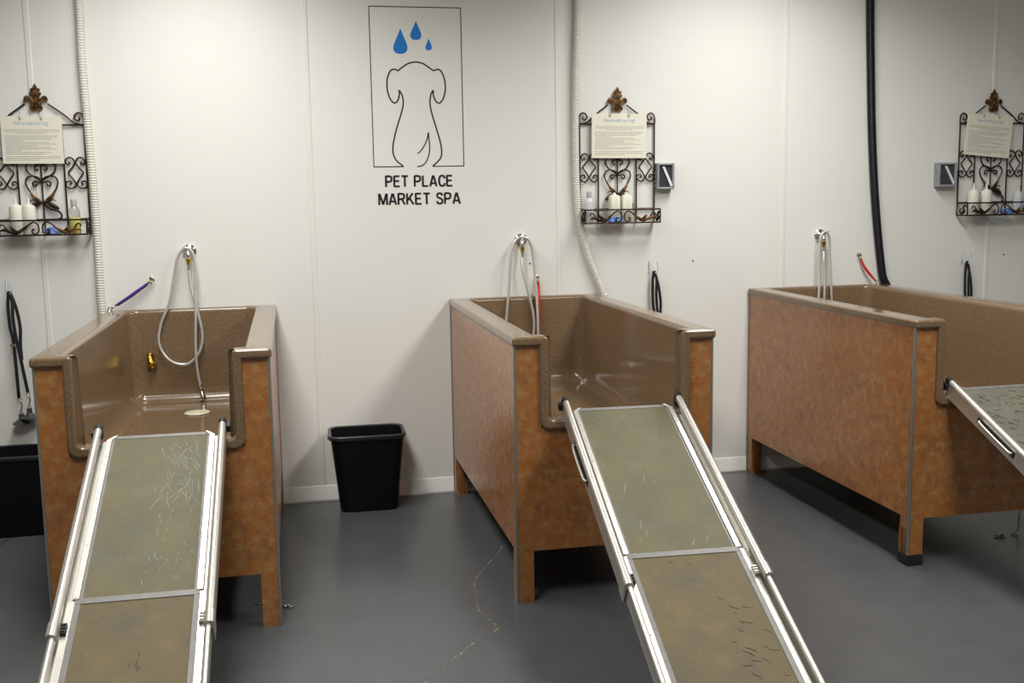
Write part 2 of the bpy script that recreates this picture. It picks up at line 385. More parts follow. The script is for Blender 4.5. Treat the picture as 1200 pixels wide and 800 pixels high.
# ================================================================== RAMPS
def ramp(label, T, yaw, slope, W, grip_u, scr_u, handle=True, seed=1, SJ=.955, SB=.785):
    yaw, slope = math.radians(yaw), math.radians(slope)
    d = Vector((math.sin(yaw)*math.cos(slope), -math.cos(yaw)*math.cos(slope), -math.sin(slope)))
    DEPTH = .058
    Ltot = (T[2]-DEPTH*math.cos(slope)-.012)/math.sin(slope)   # lower rubber ends meet the floor
    B = Vector(T)+d*Ltot
    nrm = Vector((-math.sin(yaw)*-math.sin(slope), -math.cos(yaw)*math.sin(slope), math.cos(slope)))
    foot = Vector((B.x, B.y, 0))
    t = thing('dog_ramp', label, 'ramp', foot, (slope, 0, yaw), group='telescoping dog ramps')
    # local frame: x across, y up the slope, z out of the deck; y=0,z=oz at the foot
    R = Matrix.Rotation(yaw, 3, 'Z') @ Matrix.Rotation(slope, 3, 'X')
    off = R.transposed() @ (B-foot)           # rail top line in local space
    oy, oz = off.y, off.z
    def Y(s): return oy+Ltot-s
    def Zn(z): return oz+z
    h = W/2; rnd = random.Random(seed)
    S0 = .0
    def prof_rail(sx, outer, r, zc, web, depth, flange):
        # round top bead with a web below and a flange turned inward
        P = []
        for k in range(9):
            a = PI*1.12-(PI*1.24)*k/8
            P.append((r*math.cos(a)+r, r*math.sin(a)+zc))
        P += [(2*r-.002, zc-r*.8), (web+.004, zc-r*1.0), (web+.004, -depth+.004), (flange, -depth+.004), (flange, -depth), (.002, -depth), (.002, zc-r*.75)]
        return [(sx*(h-outer-a), Zn(z)) for a, z in P]
    for sx in (-1, 1):
        # upper rail
        u = obj('upper_rail', prism(NB(), prof_rail(sx, 0, .0125, 0, .002, DEPTH, .056), Y(S0+.012), Y(SJ), 'y'), 'alu', t, sharp=35)
        # collar at the lower end of the upper rail
        c = prof_rail(sx, -.0025, .0145, .0006, .002, DEPTH+.004, .022)
        obj('collar', prism(NB(), c, Y(SJ-.045), Y(SJ+.004), 'y'), 'alu', u, sharp=35)
        # black end cap
        bm = NB(); tube(bm, [(sx*(h-.0125), Y(S0+.014), Zn(0)), (sx*(h-.0125), Y(S0), Zn(0)), (sx*(h-.0125), Y(S0-.010), Zn(-.002)), (sx*(h-.0125), Y(S0-.014), Zn(-.006))], [.0142, .0142, .0125, .006], 14)
        box(bm, sx*(h-.024), sx*(h+.012), Y(S0-.008), Y(S0+.016), Zn(-.034), Zn(-.008))
        obj('end_cap', bm, 'black_rubber', t, bev=.002, seg=2)
        # deck edge strips
        a0, a1 = h-.038, h-.055
        bm = NB(); box(bm, *sorted((sx*a0, sx*a1)), Y(SB+.004), Y(S0+.03), Zn(-.040), Zn(-.026))
        prism(bm, [(sx*a1, Y(S0+.03)), (sx*a0, Y(S0+.03)), (sx*(a1-.008), Y(S0+.008)), (sx*(a1-.016), Y(S0+.008))], Zn(-.040), Zn(-.027), 'z')
        obj('edge_strip', bm, 'alu', t, bev=.001, seg=2)
        obj('groove_shade', box(NB(), *sorted((sx*(h-.026), sx*(h-.0375))), Y(SJ-.05), Y(S0+.02), Zn(-.053), Zn(-.042)), 'alu_dark', t)  # darker metal strip stands in for the shade down in the rail groove
        for k in range(4):
            bm = NB(); lathe(bm, [(0, .0), (.0035, 0), (.003, .0015), (0, .002)], 10, (sx*(h-.0465), Y(.12+.21*k), Zn(-.0265)))
            obj('rivet', bm, 'alu_dark', t)
        # lower rail
        lo = obj('lower_rail', prism(NB(), prof_rail(sx, .0060, .0082, -.0020, .004, DEPTH-.005, .046), Y(Ltot), Y(SB+.01), 'y'), 'alu', t, sharp=35)
        bm = NB(); box(bm, *sorted((sx*(h-.026), sx*(h-.046))), Y(Ltot-.03), Y(SB+.012), Zn(-.042), Zn(-.0262))
        obj('edge_strip', bm, 'alu', t, bev=.001, seg=2)
        for k in range(3):
            bm = NB(); lathe(bm, [(0, .0), (.0035, 0), (.003, .0015), (0, .002)], 10, (sx*(h-.036), Y(SJ+.17+.2*k), Zn(-.0264)))
            obj('rivet', bm, 'alu_dark', t)
        # locking latch
        bm = NB(); yl = SJ-.055
        box(bm, *sorted((sx*(h-.026), sx*(h-.042))), Y(yl+.03), Y(yl-.005), Zn(-.027), Zn(-.013))
        for q in range(3): box(bm, *sorted((sx*(h-.028), sx*(h-.040))), Y(yl+.026-.011*q), Y(yl+.021-.011*q), Zn(-.013), Zn(-.0095))
        obj('latch', bm, 'alu_dark' if sx > 0 else 'black_rubber', t, bev=.0008, seg=2)
        # rubber end at the floor
        obj('rubber_foot', box(NB(), *sorted((sx*(h-.004), sx*(h-.044))), Y(Ltot+.018), Y(Ltot-.02), Zn(-DEPTH-.004), Zn(-.03)), 'black_rubber', t, bev=.003)
    if handle:   # carrying grip on the outer side of the left rail
        bm = NB(); x = -h-.001
        tube(bm, spline([(x+.002, Y(.235), Zn(-.026)), (x-.006, Y(.245), Zn(-.026)), (x-.008, Y(.30), Zn(-.026)), (x-.008, Y(.36), Zn(-.026)), (x-.006, Y(.425), Zn(-.026)), (x+.002, Y(.435), Zn(-.026))], 5), .0055, 10)
        obj('carry_handle', bm, 'alu_dark', t, smooth=True)
        obj('handle_recess', box(NB(), -h+.0014, -h+.004, Y(.45), Y(.22), Zn(-.040), Zn(-.014)), 'black_rubber', t, bev=.001, seg=2)
    # decks
    du = h-.055; 
    gd = obj('upper_deck', box(NB(), -du-.001, du+.001, Y(SB+.02), Y(S0+.012), Zn(-.042), Zn(-.034)), grip_u, t, bev=.001, seg=2)
    bm = NB(); e = .008
    box(bm, -du, -du+e, Y(SB+.01), Y(S0+.010), Zn(-.036), Zn(-.0325)); box(bm, du-e, du, Y(SB+.01), Y(S0+.010), Zn(-.036), Zn(-.0325)); box(bm, -du+e, du-e, Y(S0+.022), Y(S0+.006), Zn(-.036), Zn(-.0325))
    obj('deck_border', bm, 'grey_edge', t, bev=.0008, seg=2)
    dl = h-.045; e = .017
    obj('lower_deck', box(NB(), -dl-.001, dl+.001, Y(Ltot-.02), Y(SB+.01), Zn(-.044), Zn(-.031)), 'grip_lower', t, bev=.001, seg=2)
    bm = NB()
    box(bm, -dl, -dl+e, Y(Ltot-.02), Y(SB+.022), Zn(-.036), Zn(-.0285)); box(bm, dl-e, dl, Y(Ltot-.02), Y(SB+.022), Zn(-.036), Zn(-.0285)); box(bm, -dl, dl, Y(SB+.022), Y(SB), Zn(-.036), Zn(-.0285))
    tag(obj('lower_border', bm, 'grey_edge', t, bev=.0012, seg=2), 'grey metal border of the lower deck')
    # cross bars underneath
    for s in (.10, .45, .76, 1.2, 1.55):
        obj('cross_bar', box(NB(), -h+.056, h-.056, Y(s+.015), Y(s-.015), Zn(-DEPTH+.004), Zn(-.045)), 'alu_dark', t)
    # scratches in the grip
    def scratches(name, m, boxes, zt, wd):
        bm = NB()
        for (xa, xb, sa, sb, n, ln, ang) in boxes:
            for _ in range(n):
                x, s = rnd.uniform(xa, xb), rnd.uniform(sa, sb); a = ang+rnd.uniform(-.5, .5); P = []
                L = ln*rnd.uniform(.4, 1.3); cv = rnd.uniform(-.8, .8)
                for q in range(6):
                    P.append((x, Y(s), Zn(zt))); x += math.sin(a)*L/5; s += math.cos(a)*L/5; a += cv/5
                if all(abs(p[0]) < du-.012 for p in P) and all(Y(Ltot-.03) < p[1] < Y(.03) for p in P): ribbon(bm, P, wd*rnd.uniform(.6, 1.3), (0, 0, 1), .0004)
        tag(obj(name, bm, m, t), kind='stuff')
    if scr_u == 'white':
        scratches('scratch_marks', 'scratch_white', [(.0, du-.02, .05, .33, 42, .05, .2), (.03, du-.02, .2, .34, 16, .07, -.2), (-.02, du-.02, .35, .7, 25, .02, .1)], -.0338, .0009)
        scratches('scuff_marks', 'scratch_black', [(-du+.005, -du+.012, .85, 1.4, 16, .012, .6), (-.02, .03, .95, 1.05, 4, .03, .5)], -.0308, .0018)
    elif scr_u == 'few':
        scratches('scratch_marks', 'scratch_white', [(-.1, .05, .05, .16, 12, .012, .7), (-.12, .12, .3, .75, 9, .035, -.3)], -.0338, .0011)
        scratches('scuff_marks', 'scratch_black', [(.02, .14, .98, 1.3, 22, .025, .9), (-.1, .0, .83, .85, 2, .02, 1.4)], -.0308, .0018)
    else:
        scratches('scuff_marks', 'scratch_black', [(-du+.02, du-.02, .04, .5, 170, .022, .9)], -.0338, .0024)
    return t
ramp('scratched telescoping ramp leaning on the left tub', (-1.298, -1.553, .745), -.44, 24.5, .424, 'grip_upper', 'white', False, 3, .915, .752)
ramp('telescoping ramp leaning on the middle tub', (.327, -1.535, .745), -2.61, 23.7, .453, 'grip_upper', 'few', True, 5, .948, .787)
ramp('black-flecked telescoping ramp at the right tub, cut off by the right edge', (1.872, -1.550, .745), 1.2, 24., .44, 'grip_grey', 'black', True, 8)

# ================================================================== WALL DECAL (logo)
X0, X1, Z0, Z1 = -.435, .005, 1.640, 2.3915
def L2(zx, zy):                                        # logo drawing units -> wall
    p = wall(420+zx*.3125, zy*.3125); return Vector((p.x, 0, p.z))
dc = thing('wall_decal', 'tall framed dog outline with three blue drops on the wall above lettering', 'wall decal', ((X0+X1)/2, WY, Z0))
def loc2(p): return (p.x-(X0+X1)/2, 0, p.z-Z0)
bm = NB(); D = lambda pts, n=6: [loc2(L2(*p)) for p in spline([(a, b, 0) for a, b in pts], n)] if False else [loc2(L2(p.x, p.y)) for p in spline([(a, b, 0) for a, b in pts], n)]
hh = X1-X0
ribbon(bm, [(-.125*hh+.05*0-.02, 0, 0), (-hh/2, 0, 0)], .0044); ribbon(bm, [(-hh/2, 0, -.0018), (-hh/2, 0, Z1-Z0+.0018)], .0044)
ribbon(bm, [(-hh/2, 0, Z1-Z0), (hh/2, 0, Z1-Z0)], .0044); ribbon(bm, [(hh/2, 0, Z1-Z0+.0018), (hh/2, 0, -.0018)], .0044)
ribbon(bm, [(hh/2, 0, 0), (.075, 0, 0)], .0044)
obj('decal_frame', bm, 'decal_black', dc)
bm = NB()
lw = .0072
ribbon(bm, D([(148, 266), (165, 252), (188, 238), (213, 233), (240, 238), (262, 252), (282, 266)]), lw)
ribbon(bm, D([(148, 266), (138, 261), (124, 262), (113, 278), (107, 305), (108, 335), (115, 362), (126, 381), (138, 386), (148, 376), (153, 355), (152, 338)]), lw)
ribbon(bm, D([(152, 338), (163, 356), (168, 385), (162, 420), (148, 465), (135, 515), (129, 555), (133, 585), (146, 606), (158, 615), (168, 624)]), lw)
ribbon(bm, D([(282, 266), (292, 261), (306, 264), (318, 284), (325, 315), (324, 348), (315, 375), (302, 387), (289, 378), (281, 358), (280, 338)]), lw)
ribbon(bm, D([(280, 338), (271, 356), (268, 388), (275, 425), (290, 475), (306, 530), (312, 570), (308, 592), (295, 608), (286, 616), (278, 624)]), lw)
ribbon(bm, D([(222, 576), (236, 563), (250, 540), (258, 518), (262, 498), (264, 520), (267, 548), (264, 580), (254, 606), (240, 620), (220, 625)]), lw*.8)
ribbon(bm, D([(56, 626), (110, 625), (168, 624)], 2), .004); ribbon(bm, D([(278, 624), (340, 623), (391, 622)], 2), .004)
obj('dog_outline', bm, 'decal_black', dc)
def drop(cx, ytop, ybot, hw):
    r = hw; pts = [(cx, ytop)]
    H_ = ybot-ytop
    pr = [(.0, .0), (.16, .10), (.34, .24), (.62, .42), (.88, .60), (1., .74), (.93, .87), (.68, .96), (.30, 1.0)]
    P = [(cx+hw*a, ytop+H_*b) for a, b in pr]+[(cx-hw*a, ytop+H_*b) for a, b in reversed(pr[1:])]
    Q = [loc2(L2(a, b)) for a, b in P]
    obj('water_drop', prism(NB(), [(q[0], q[2]) for q in Q], 0, -.0007, 'y'), 'decal_blue', dc)
drop(157, 108, 202, 27); drop(215, 79, 150, 21); drop(263, 145, 189, 12)
GL = {   # strokes of each capital in a 0..1 cell; curves as lists of more than two points
 'P': (.78, [[(0, 0), (0, 1)], ['c', (0, .955), (.42, .955), (.66, .90), (.74, .72), (.66, .54), (.42, .47), (0, .47)]]),
 'E': (.70, [[(0, 0), (0, 1)], [(0, .955), (.70, .955)], [(0, .52), (.64, .52)], [(0, .045), (.72, .045)]]),
 'T': (.78, [[(.39, 0), (.39, 1)], [(-.04, .955), (.82, .955)]]),
 'L': (.66, [[(0, 0), (0, 1)], [(0, .045), (.68, .045)]]),
 'A': (.86, [[(.0, 0), (.40, 1)], [(.86, 0), (.46, 1)], [(.16, .29), (.70, .29)]]),
 'C': (.80, [['c', (.80, .70), (.70, .90), (.44, .96), (.16, .86), (.04, .5), (.16, .14), (.44, .04), (.70, .10), (.80, .30)]]),
 'M': (.98, [[(0, 0), (0, 1)], [(.98, 0), (.98, 1)], [(.06, .98), (.49, .03)], [(.92, .98), (.49, .03)]]),
 'R': (.80, [[(0, 0), (0, 1)], ['c', (0, .955), (.42, .955), (.66, .90), (.73, .73), (.66, .56), (.42, .50), (0, .50)], [(.44, .50), (.80, 0)]]),
 'K': (.82, [[(0, 0), (0, 1)], [(.04, .36), (.74, 1)], [(.30, .58), (.82, 0)]]),
 'S': (.74, [['c', (.70, .74), (.60, .91), (.37, .96), (.12, .90), (.05, .74), (.14, .60), (.37, .53), (.62, .43), (.72, .27), (.62, .10), (.37, .04), (.12, .09), (.02, .27)]]),
}
def lettering(word, ul, ur, vt, vb, um):
    a, b = wall(ul, (vt+vb)/2), wall(ur, (vt+vb)/2); zt, zb = wall(um, vt).z, wall(um, vb).z
    h = zt-zb; st = .0104; gap = .30
    tot = sum(GL[c][0]+gap if c != ' ' else .62 for c in word)-gap; k = (b.x-a.x-st)/tot; x = a.x+st/2
    for c in word:
        if c == ' ': x += .62*k; continue
        w_, strokes = GL[c]; bm = NB()
        for s_ in strokes:
            cur = s_[0] == 'c'; q = s_[1:] if cur else s_
            P = [Vector((p[0]*k, 0, p[1]*h)) for p in q]
            if cur: P = spline(P, 5)
            ribbon(bm, P, st if abs(P[0].z-P[-1].z) > .3*h or cur else st*.92, (0, -1, 0), .0006)
        o = obj('letter', bm, 'decal_black', dc); o.location = (x-(X0+X1)/2, 0, zb-Z0); x += (w_+gap)*k
lettering('PET PLACE', 451, 531, 205.6, 218.6, 491)
lettering('MARKET SPA', 443, 540, 226.2, 239.4, 491)

# ================================================================== WALL RACKS
RX = .788; RZ0 = 1.345                                   # drawing of the middle rack fixes the shape of all three
def Q4(zx, zy, y=0.): p = wall(670+zx/8, 170+zy/8, y); return Vector((p.x-RX, 0, p.z-RZ0))
def Q2(zx, zy): p = wall(660+zx/4, 80+zy/4); return Vector((p.x-RX, 0, p.z-RZ0))
RY = -.012; RR = .0040
def rpts(pts, y=RY, n=5): return [Vector((p.x, y, p.z)) for p in spline(pts, n)]
def mir(pts): return [Vector((-p.x, p.y, p.z)) for p in pts]
def make_rack(label):
    t = thing('wall_rack', label, 'wall rack', (0, WY, RZ0), group='scrolled iron wall racks')
    hw = .196; zt = Q2(258, 262).z; zb = .004; xi = .100
    def bar(name, a, b, r=RR): return obj(name, tube(NB(), [a, b], r, 8), 'iron', t, smooth=False, sharp=50)
    for s in (-1, 1):
        bar('upright', (s*hw, RY, zb), (s*hw, RY, zt)); bar('upright', (s*xi, RY, zb), (s*xi, RY, zt))
        # corner curl
        c = [(hw+.001, -.002), (hw+.0015, .020), (hw-.002, .042), (hw-.016, .054), (hw-.032, .048), (hw-.038, .032), (hw-.028, .020), (hw-.016, .026), (hw-.018, .036)]
        P = [Vector((s*x, 0, zt+z)) for x, z in c]; obj('corner_scroll', tube(NB(), rpts(P), RR, 8), 'iron', t, smooth=True)
        P = [Vector((s*x, 0, z)) for x, z in ((hw-.002, zt), (hw-.04, zt+.010), (.115, zt+.045), (.07, zt+.078), (.048, zt+.094))]
        obj('roof_bar', tube(NB(), rpts(P), RR*.95, 8), 'iron', t, smooth=True)
        # lyre scrolls between the uprights
        k = (hw-xi)/165.; cx = (hw+xi)/2; zc0 = Q4(172, 80).z; kz = (Q4(172, 80).z-Q4(172, 345).z)/265
        for m_ in (-1, 1):
            st = [(-48, 38), (-40, 52), (-58, 58), (-72, 38), (-62, 12), (-38, 0), (-14, 14), (0, 45), (28, 90), (55, 130), (28, 175), (0, 225), (-18, 252), (-42, 264), (-68, 252), (-80, 230), (-68, 205), (-45, 203), (-38, 220), (-50, 230)]
            P = [Vector((s*cx+m_*a*k, 0, zc0-b*kz)) for a, b in st]
            obj('lyre_scroll', tube(NB(), rpts(P, RY-.001*m_), RR*.88, 8), 'iron', t, smooth=True)
    bar('top_bar', (-hw, RY, zt), (hw, RY, zt)); bar('back_bar', (-hw, RY, .072), (hw, RY, .072))
    bar('centre_bar', (0, RY, zb), (0, RY, zt), RR*.9)
    # heart scrolls and leaves (units of the left rack close-up: 6.667 per pixel, axis at 335)
    u = .0045/6.667; zh = Q4(430, 120).z
    def H3(pts, s): return [Vector((s*(a-335)*u, 0, zh-(b-155)*u*.96)) for a, b in pts]
    for s in (-1, 1):
        up = [(352, 200), (362, 205), (374, 195), (368, 175), (350, 172), (352, 158), (385, 140), (415, 155), (428, 190), (412, 228), (380, 252), (345, 275), (330, 290)]
        obj('heart_scroll', tube(NB(), rpts(H3(up, s), RY-.002), RR*.95, 8), 'iron', t, smooth=True)
        dn = [(366, 298), (372, 312), (386, 314), (392, 298), (378, 285), (350, 290), (338, 285), (350, 262), (385, 248), (420, 255), (436, 285), (428, 325), (408, 362), (382, 395), (355, 430)]
        obj('heart_scroll', tube(NB(), rpts(H3(dn, s), RY-.003), RR*.95, 8), 'iron', t, smooth=True)
        lf = H3([(412, 352), (395, 385), (372, 410), (350, 432), (338, 445)], s); P = rpts(lf, RY-.008); n = len(P)
        obj('leaf', tube(NB(), P, [.0015+.0075*math.sin(PI*(i+.5)/n) for i in range(n)], 8, flat=(1, .4)), 'iron_gold', t, smooth=True)
        lf = H3([(338, 425), (360, 440), (395, 452), (425, 472), (436, 478)], s); P = rpts(lf, RY-.009); n = len(P)
        obj('leaf', tube(NB(), P, [.002+.008*math.sin(PI*(i+.5)/n) for i in range(n)], 8, flat=(1, .4)), 'iron', t, smooth=True)
        P = rpts(H3([(345, 430), (375, 425), (398, 412), (420, 424)], s), RY-.012); n = len(P)
        obj('leaf', tube(NB(), P, [.0045-.003*i/n for i in range(n)], 8, flat=(1, .5)), 'iron', t, smooth=True)
    P = rpts(H3([(345, 440), (385, 475), (425, 490), (448, 515), (445, 540), (428, 545)], 1), RY-.012); n = len(P)
    obj('leaf', tube(NB(), P, [.007-.004*i/n for i in range(n)], 8, flat=(1, .5)), 'iron', t, smooth=True)
    # finial
    f = [(0, 88), (6, 98), (9, 108), (16, 108), (19, 114), (16, 124), (22, 126), (22, 133), (16, 140), (12, 148), (18, 150), (24, 142), (33, 137), (42, 142), (46, 153), (43, 163), (36, 166), (34, 158), (28, 158), (24, 168), (22, 178), (25, 188), (22, 199), (12, 203), (5, 198), (0, 202)]
    f0 = Q2(258, 90); uu = .0045/4
    pr = [(a*uu, f0.z-(b-90)*uu*.95) for a, b in f]; poly = pr+[(-a, z) for a, z in reversed(pr[1:-1])]
    bm = prism(NB(), poly, RY-.007, RY+.002, 'y')
    fo = obj('finial', bm, 'iron_gold', t, bev=.0018, seg=2)
    bm = NB()
    for s in (-1, 0, 1):
        P = rpts([Vector((s*x, 0, f0.z-z)) for x, z in (((.014, .105), (.012, .08), (.026, .064), (.042, .070)) if s else ((0, .112), (0, .08), (0, .04), (0, .012)))], RY-.008); n = len(P)
        tube(bm, P, [.0050-.0035*i/n for i in range(n)], 8, flat=(1, .7))
    obj('leaf_rib', bm, 'iron_gold', fo, smooth=True)
    # basket
    yf = -.105; zr = .070
    for z in (zb, zr): bar('basket_rail', (-hw, yf, z), (hw, yf, z))
    for s in (-1, 1):
        for z in (zb, zr): bar('basket_rail', (s*hw, RY, z), (s*hw, yf, z))
        bar('basket_post', (s*hw, yf, zb), (s*hw, yf, zr))
        P = spline([(s*hw, yf+.012, .050), (s*hw, yf+.022, .058), (s*hw, yf+.036, .046), (s*hw, yf+.030, .026), (s*hw, yf+.05, .014), (s*hw, yf+.068, .028), (s*hw, yf+.058, .042)], 5); n = len(P)
        obj('side_scroll', tube(NB(), P, [.0035+.004*math.sin(PI*i/n)**3 for i in range(n)], 8), 'iron', t, smooth=True)
        w_ = [(.030, .022), (.036, .034), (.026, .042), (.012, .032), (.008, .020), (.020, .008), (.006, .040)]
        wave = [(.026, .026), (.034, .030), (.036, .018), (.024, .008), (.009, .022), (.010, .048), (.026, .062), (.046, .054), (.070, .030), (.094, .014), (.122, .016), (.142, .034), (.156, .052), (.168, .050), (.170, .040)]
        P = rpts([Vector((s*a, 0, b)) for a, b in wave], yf-.001); n = len(P)
        obj('wave_scroll', tube(NB(), P, RR*.9, 8), 'iron', t, smooth=True)
        for lv in ([(.052, .050), (.075, .030), (.098, .016), (.118, .012)], [(.088, .020), (.105, .024), (.118, .036), (.124, .046)], [(.098, .016), (.128, .022), (.150, .030), (.172, .024)]):
            P = rpts([Vector((s*a, 0, b)) for a, b in lv], yf-.004); n = len(P)
            obj('leaf', tube(NB(), P, [.0015+.0062*math.sin(PI*(i+.5)/n) for i in range(n)], 8, flat=(1, .45)), 'iron' if s < 0 else 'iron_gold', t, smooth=True)
    for k in range(5): bar('floor_bar', (-hw, RY-.012-.0186*k, zb-.001), (hw, RY-.012-.0186*k, zb-.001), RR*.7)
    return t
rack = make_rack('iron scroll rack right of the dog logo with short cream jugs'); rack.location.x = RX
r2 = copy_tree(rack); r2.location.x = -1.939; r2['label'] = 'iron scroll rack at the left edge above the hanging suction-cup leash'
r3 = copy_tree(rack); r3.location.x = 2.915; r3['label'] = 'iron scroll rack at the right edge, right of the black duct'
# ---- instruction sheets
def sheet(label, u0, v0, u1, v1, tilt):
    y = WY-.030
    a, b = wall(u0, v0, y), wall(u1, v1, y); W_, H_ = b.x-a.x, a.z-b.z
    t = thing('instruction_sheet', label, 'sign', ((a.x+b.x)/2, y, (a.z+b.z)/2), (0, math.radians(tilt), 0), group='washing instruction sheets')
    obj('board', box(NB(), -W_/2, W_/2, -.001, .004, -H_/2, H_/2), 'paper_cream', t, bev=.0008, seg=2)
    text_mesh('title', 'How to wash your dog!', .026, 'ink_blue', t, (0, -.0013, H_*.315), (PI/2, 0, 0), W_*.56, .0003, .0002)
    rnd = random.Random(4); bm = NB()
    z = H_*.245
    rows = [(1, .92), (1, .92), (.0, .5), None]+[(1, .90), (1, .86), (1, .78), (1, .30), (1, .74), (1, .86), (1, .55), (1, .75), (1, .86), (1, .26), (1, .76), (1, .66)]+[None, (1, .92), (1, .90), (1, .55)]
    for r in rows:
        z -= H_*(.0345 if r else .022)
        if not r: continue
        x = -W_*.44 if r[0] else -W_*.25; xe = x+W_*r[1]*.96
        while x < xe:
            w_ = rnd.uniform(.006, .018); w_ = min(w_, xe-x+.002)
            ribbon(bm, [(x, -.001, z), (x+w_, -.001, z)], .0030, (0, -1, 0), .0003); x += w_+.0022
    tag(obj('printed_lines', bm, 'ink_grey', t), kind='stuff')
    for s in (-.18, .16):
        bm = NB(); tube(bm, spline([(s*W_, .012, H_/2+.018), (s*W_, -.003, H_/2+.012), (s*W_, -.005, H_/2-.004), (s*W_+.004, -.005, H_/2-.014), (s*W_+.008, -.004, H_/2-.004)], 4), .0022, 8)
        obj('hanger_hook', bm, 'clear_hook', t, smooth=True)
    return t
sheet('cream instruction sheet hung on the rack beside the dog logo', 693.3, 133.2, 757.5, 185, .5)
sheet('cream instruction sheet hung on the rack at the left edge', -.5, 136, 75.5, 191.5, .3)
sheet('tilted cream instruction sheet hung on the rack at the right edge', 1133, 134.5, 1184, 183, 5)
# ---- things in the baskets
def bottle(name, label, x, y, z, prof, m, cap=None, capm='cap_grey', n=20, sq=None, group=None, fill=None, lab=None):
    t = thing(name, label, 'bottle', (x, y, z), group=group)
    b = obj('body', lathe(NB(), prof, n), m, t, sharp=40)
    if sq:
        for v in b.data.vertices: 
            r = math.hypot(v.co.x, v.co.y)
            if r > 1e-6:
                k = min(1/max(abs(v.co.x/r), abs(v.co.y/r)), 1.22) if v.co.z < sq else 1
                v.co.x *= k; v.co.y *= k
    if cap: obj('cap', lathe(NB(), cap, 18), capm, t, sharp=40)
    if fill: obj('liquid', lathe(NB(), fill, n), 'soap_yellow', t, sharp=40)
    if lab: 
        bm = NB(); r, z0, z1 = lab
        A = [(r*math.sin(a), -r*math.cos(a)) for a in [(-.7+1.4*k/8) for k in range(9)]]
        P = A+[(p[0]*.985, p[1]*.985) for p in reversed(A)]
        obj('bottle_label', prism(bm, P, z0, z1, 'z'), 'label_blue', t)
    return t
ZS = RZ0+.0075; YS = WY-.060
spout = [(0, 0), (.027, 0), (.0295, .004), (.0295, .116), (.026, .127), (.010, .136), (.0065, .139), (.0055, .150), (.0035, .168), (.0, .170)]
def bx_(u, v): return wall(u, v, YS).x
for nm, uu in (('left', 20.0), ('right', 35.0)):
    bottle('squeeze_bottle', 'cream squeeze bottle in the left-edge rack, %s of the pair' % nm, bx_(uu, 262), YS, ZS, spout, 'bottle_white', group='cream squeeze bottles')
for nm, uu in (('left', 1140.6), ('right', 1155.2)):
    bottle('squeeze_bottle', 'cream squeeze bottle in the right-edge rack, %s of the pair' % nm, bx_(uu, 240), YS, ZS, spout, 'bottle_white', group='cream squeeze bottles')
jug = [(0, 0), (.024, 0), (.0262, .004), (.0262, .126), (.0250, .131), (.008, .138), (.005, .146), (0, .147)]
for nm, uu in (('left', 720.0), ('right', 734.2)):
    bottle('cream_jug', 'squat cream jug in the rack beside the logo, %s of the pair' % nm, bx_(uu, 240), YS, ZS, jug, 'bottle_jug', n=24, sq=.1305, group='squat cream jugs')
clear = [(0, 0), (.022, 0), (.024, .004), (.024, .100), (.021, .112), (.011, .122), (.010, .128), (0, .128)]
capp = [(0, .126), (.013, .126), (.013, .152), (.012, .154), (0, .154)]
bottle('shampoo_bottle', 'clear bottle half full of yellow shampoo with grey cap', bx_(88.0, 262), YS, ZS, clear, 'bottle_clear', capp, fill=[(0, -.0005), (.0223, -.0005), (.0244, .004), (.0244, .072), (0, .0725)])
bottle('shampoo_bottle', 'milky white bottle with grey cap beside the ribbed white duct', bx_(690.4, 250), YS, ZS, clear, 'bottle_milky', capp, lab=(.0246, .05, .075))
bottle('shampoo_bottle', 'milky bottle with blue label at the far right edge', bx_(1192.5, 240), YS, ZS, clear, 'bottle_milky', [(0, .126), (.009, .126), (.009, .15), (0, .152)], 'bottle_milky', lab=(.0246, .03, .085))
def cloth(label, u, v, w_, seed):
    x = wall(u, v, YS).x; rnd = random.Random(seed); bm = NB()
    bmesh.ops.create_icosphere(bm, subdivisions=4, radius=1)
    from mathutils import noise as nz
    for q in bm.verts:
        d = 1+.38*nz.noise(q.co*2.1+Vector((seed*3.1, 0, 0)))+.14*nz.noise(q.co*5.3)
        q.co = Vector((q.co.x*w_*d, q.co.y*.026*d, max(q.co.z*.019*d, -.011)+.0115))
    o = obj('wash_cloth', bm, 'cloth_blue', smooth=True); o.location = (x, YS-.012, ZS-.0005)
    tag(o, label, 'cloth', 'blue wash cloths')
cloth('crumpled blue cloth in the left-edge rack basket', 62, 268, .042, 1)
cloth('crumpled blue cloth in the basket beside the dog logo', 719, 253, .042, 2)
cloth('crumpled blue cloth in the right-edge rack basket', 1178, 245, .034, 3)

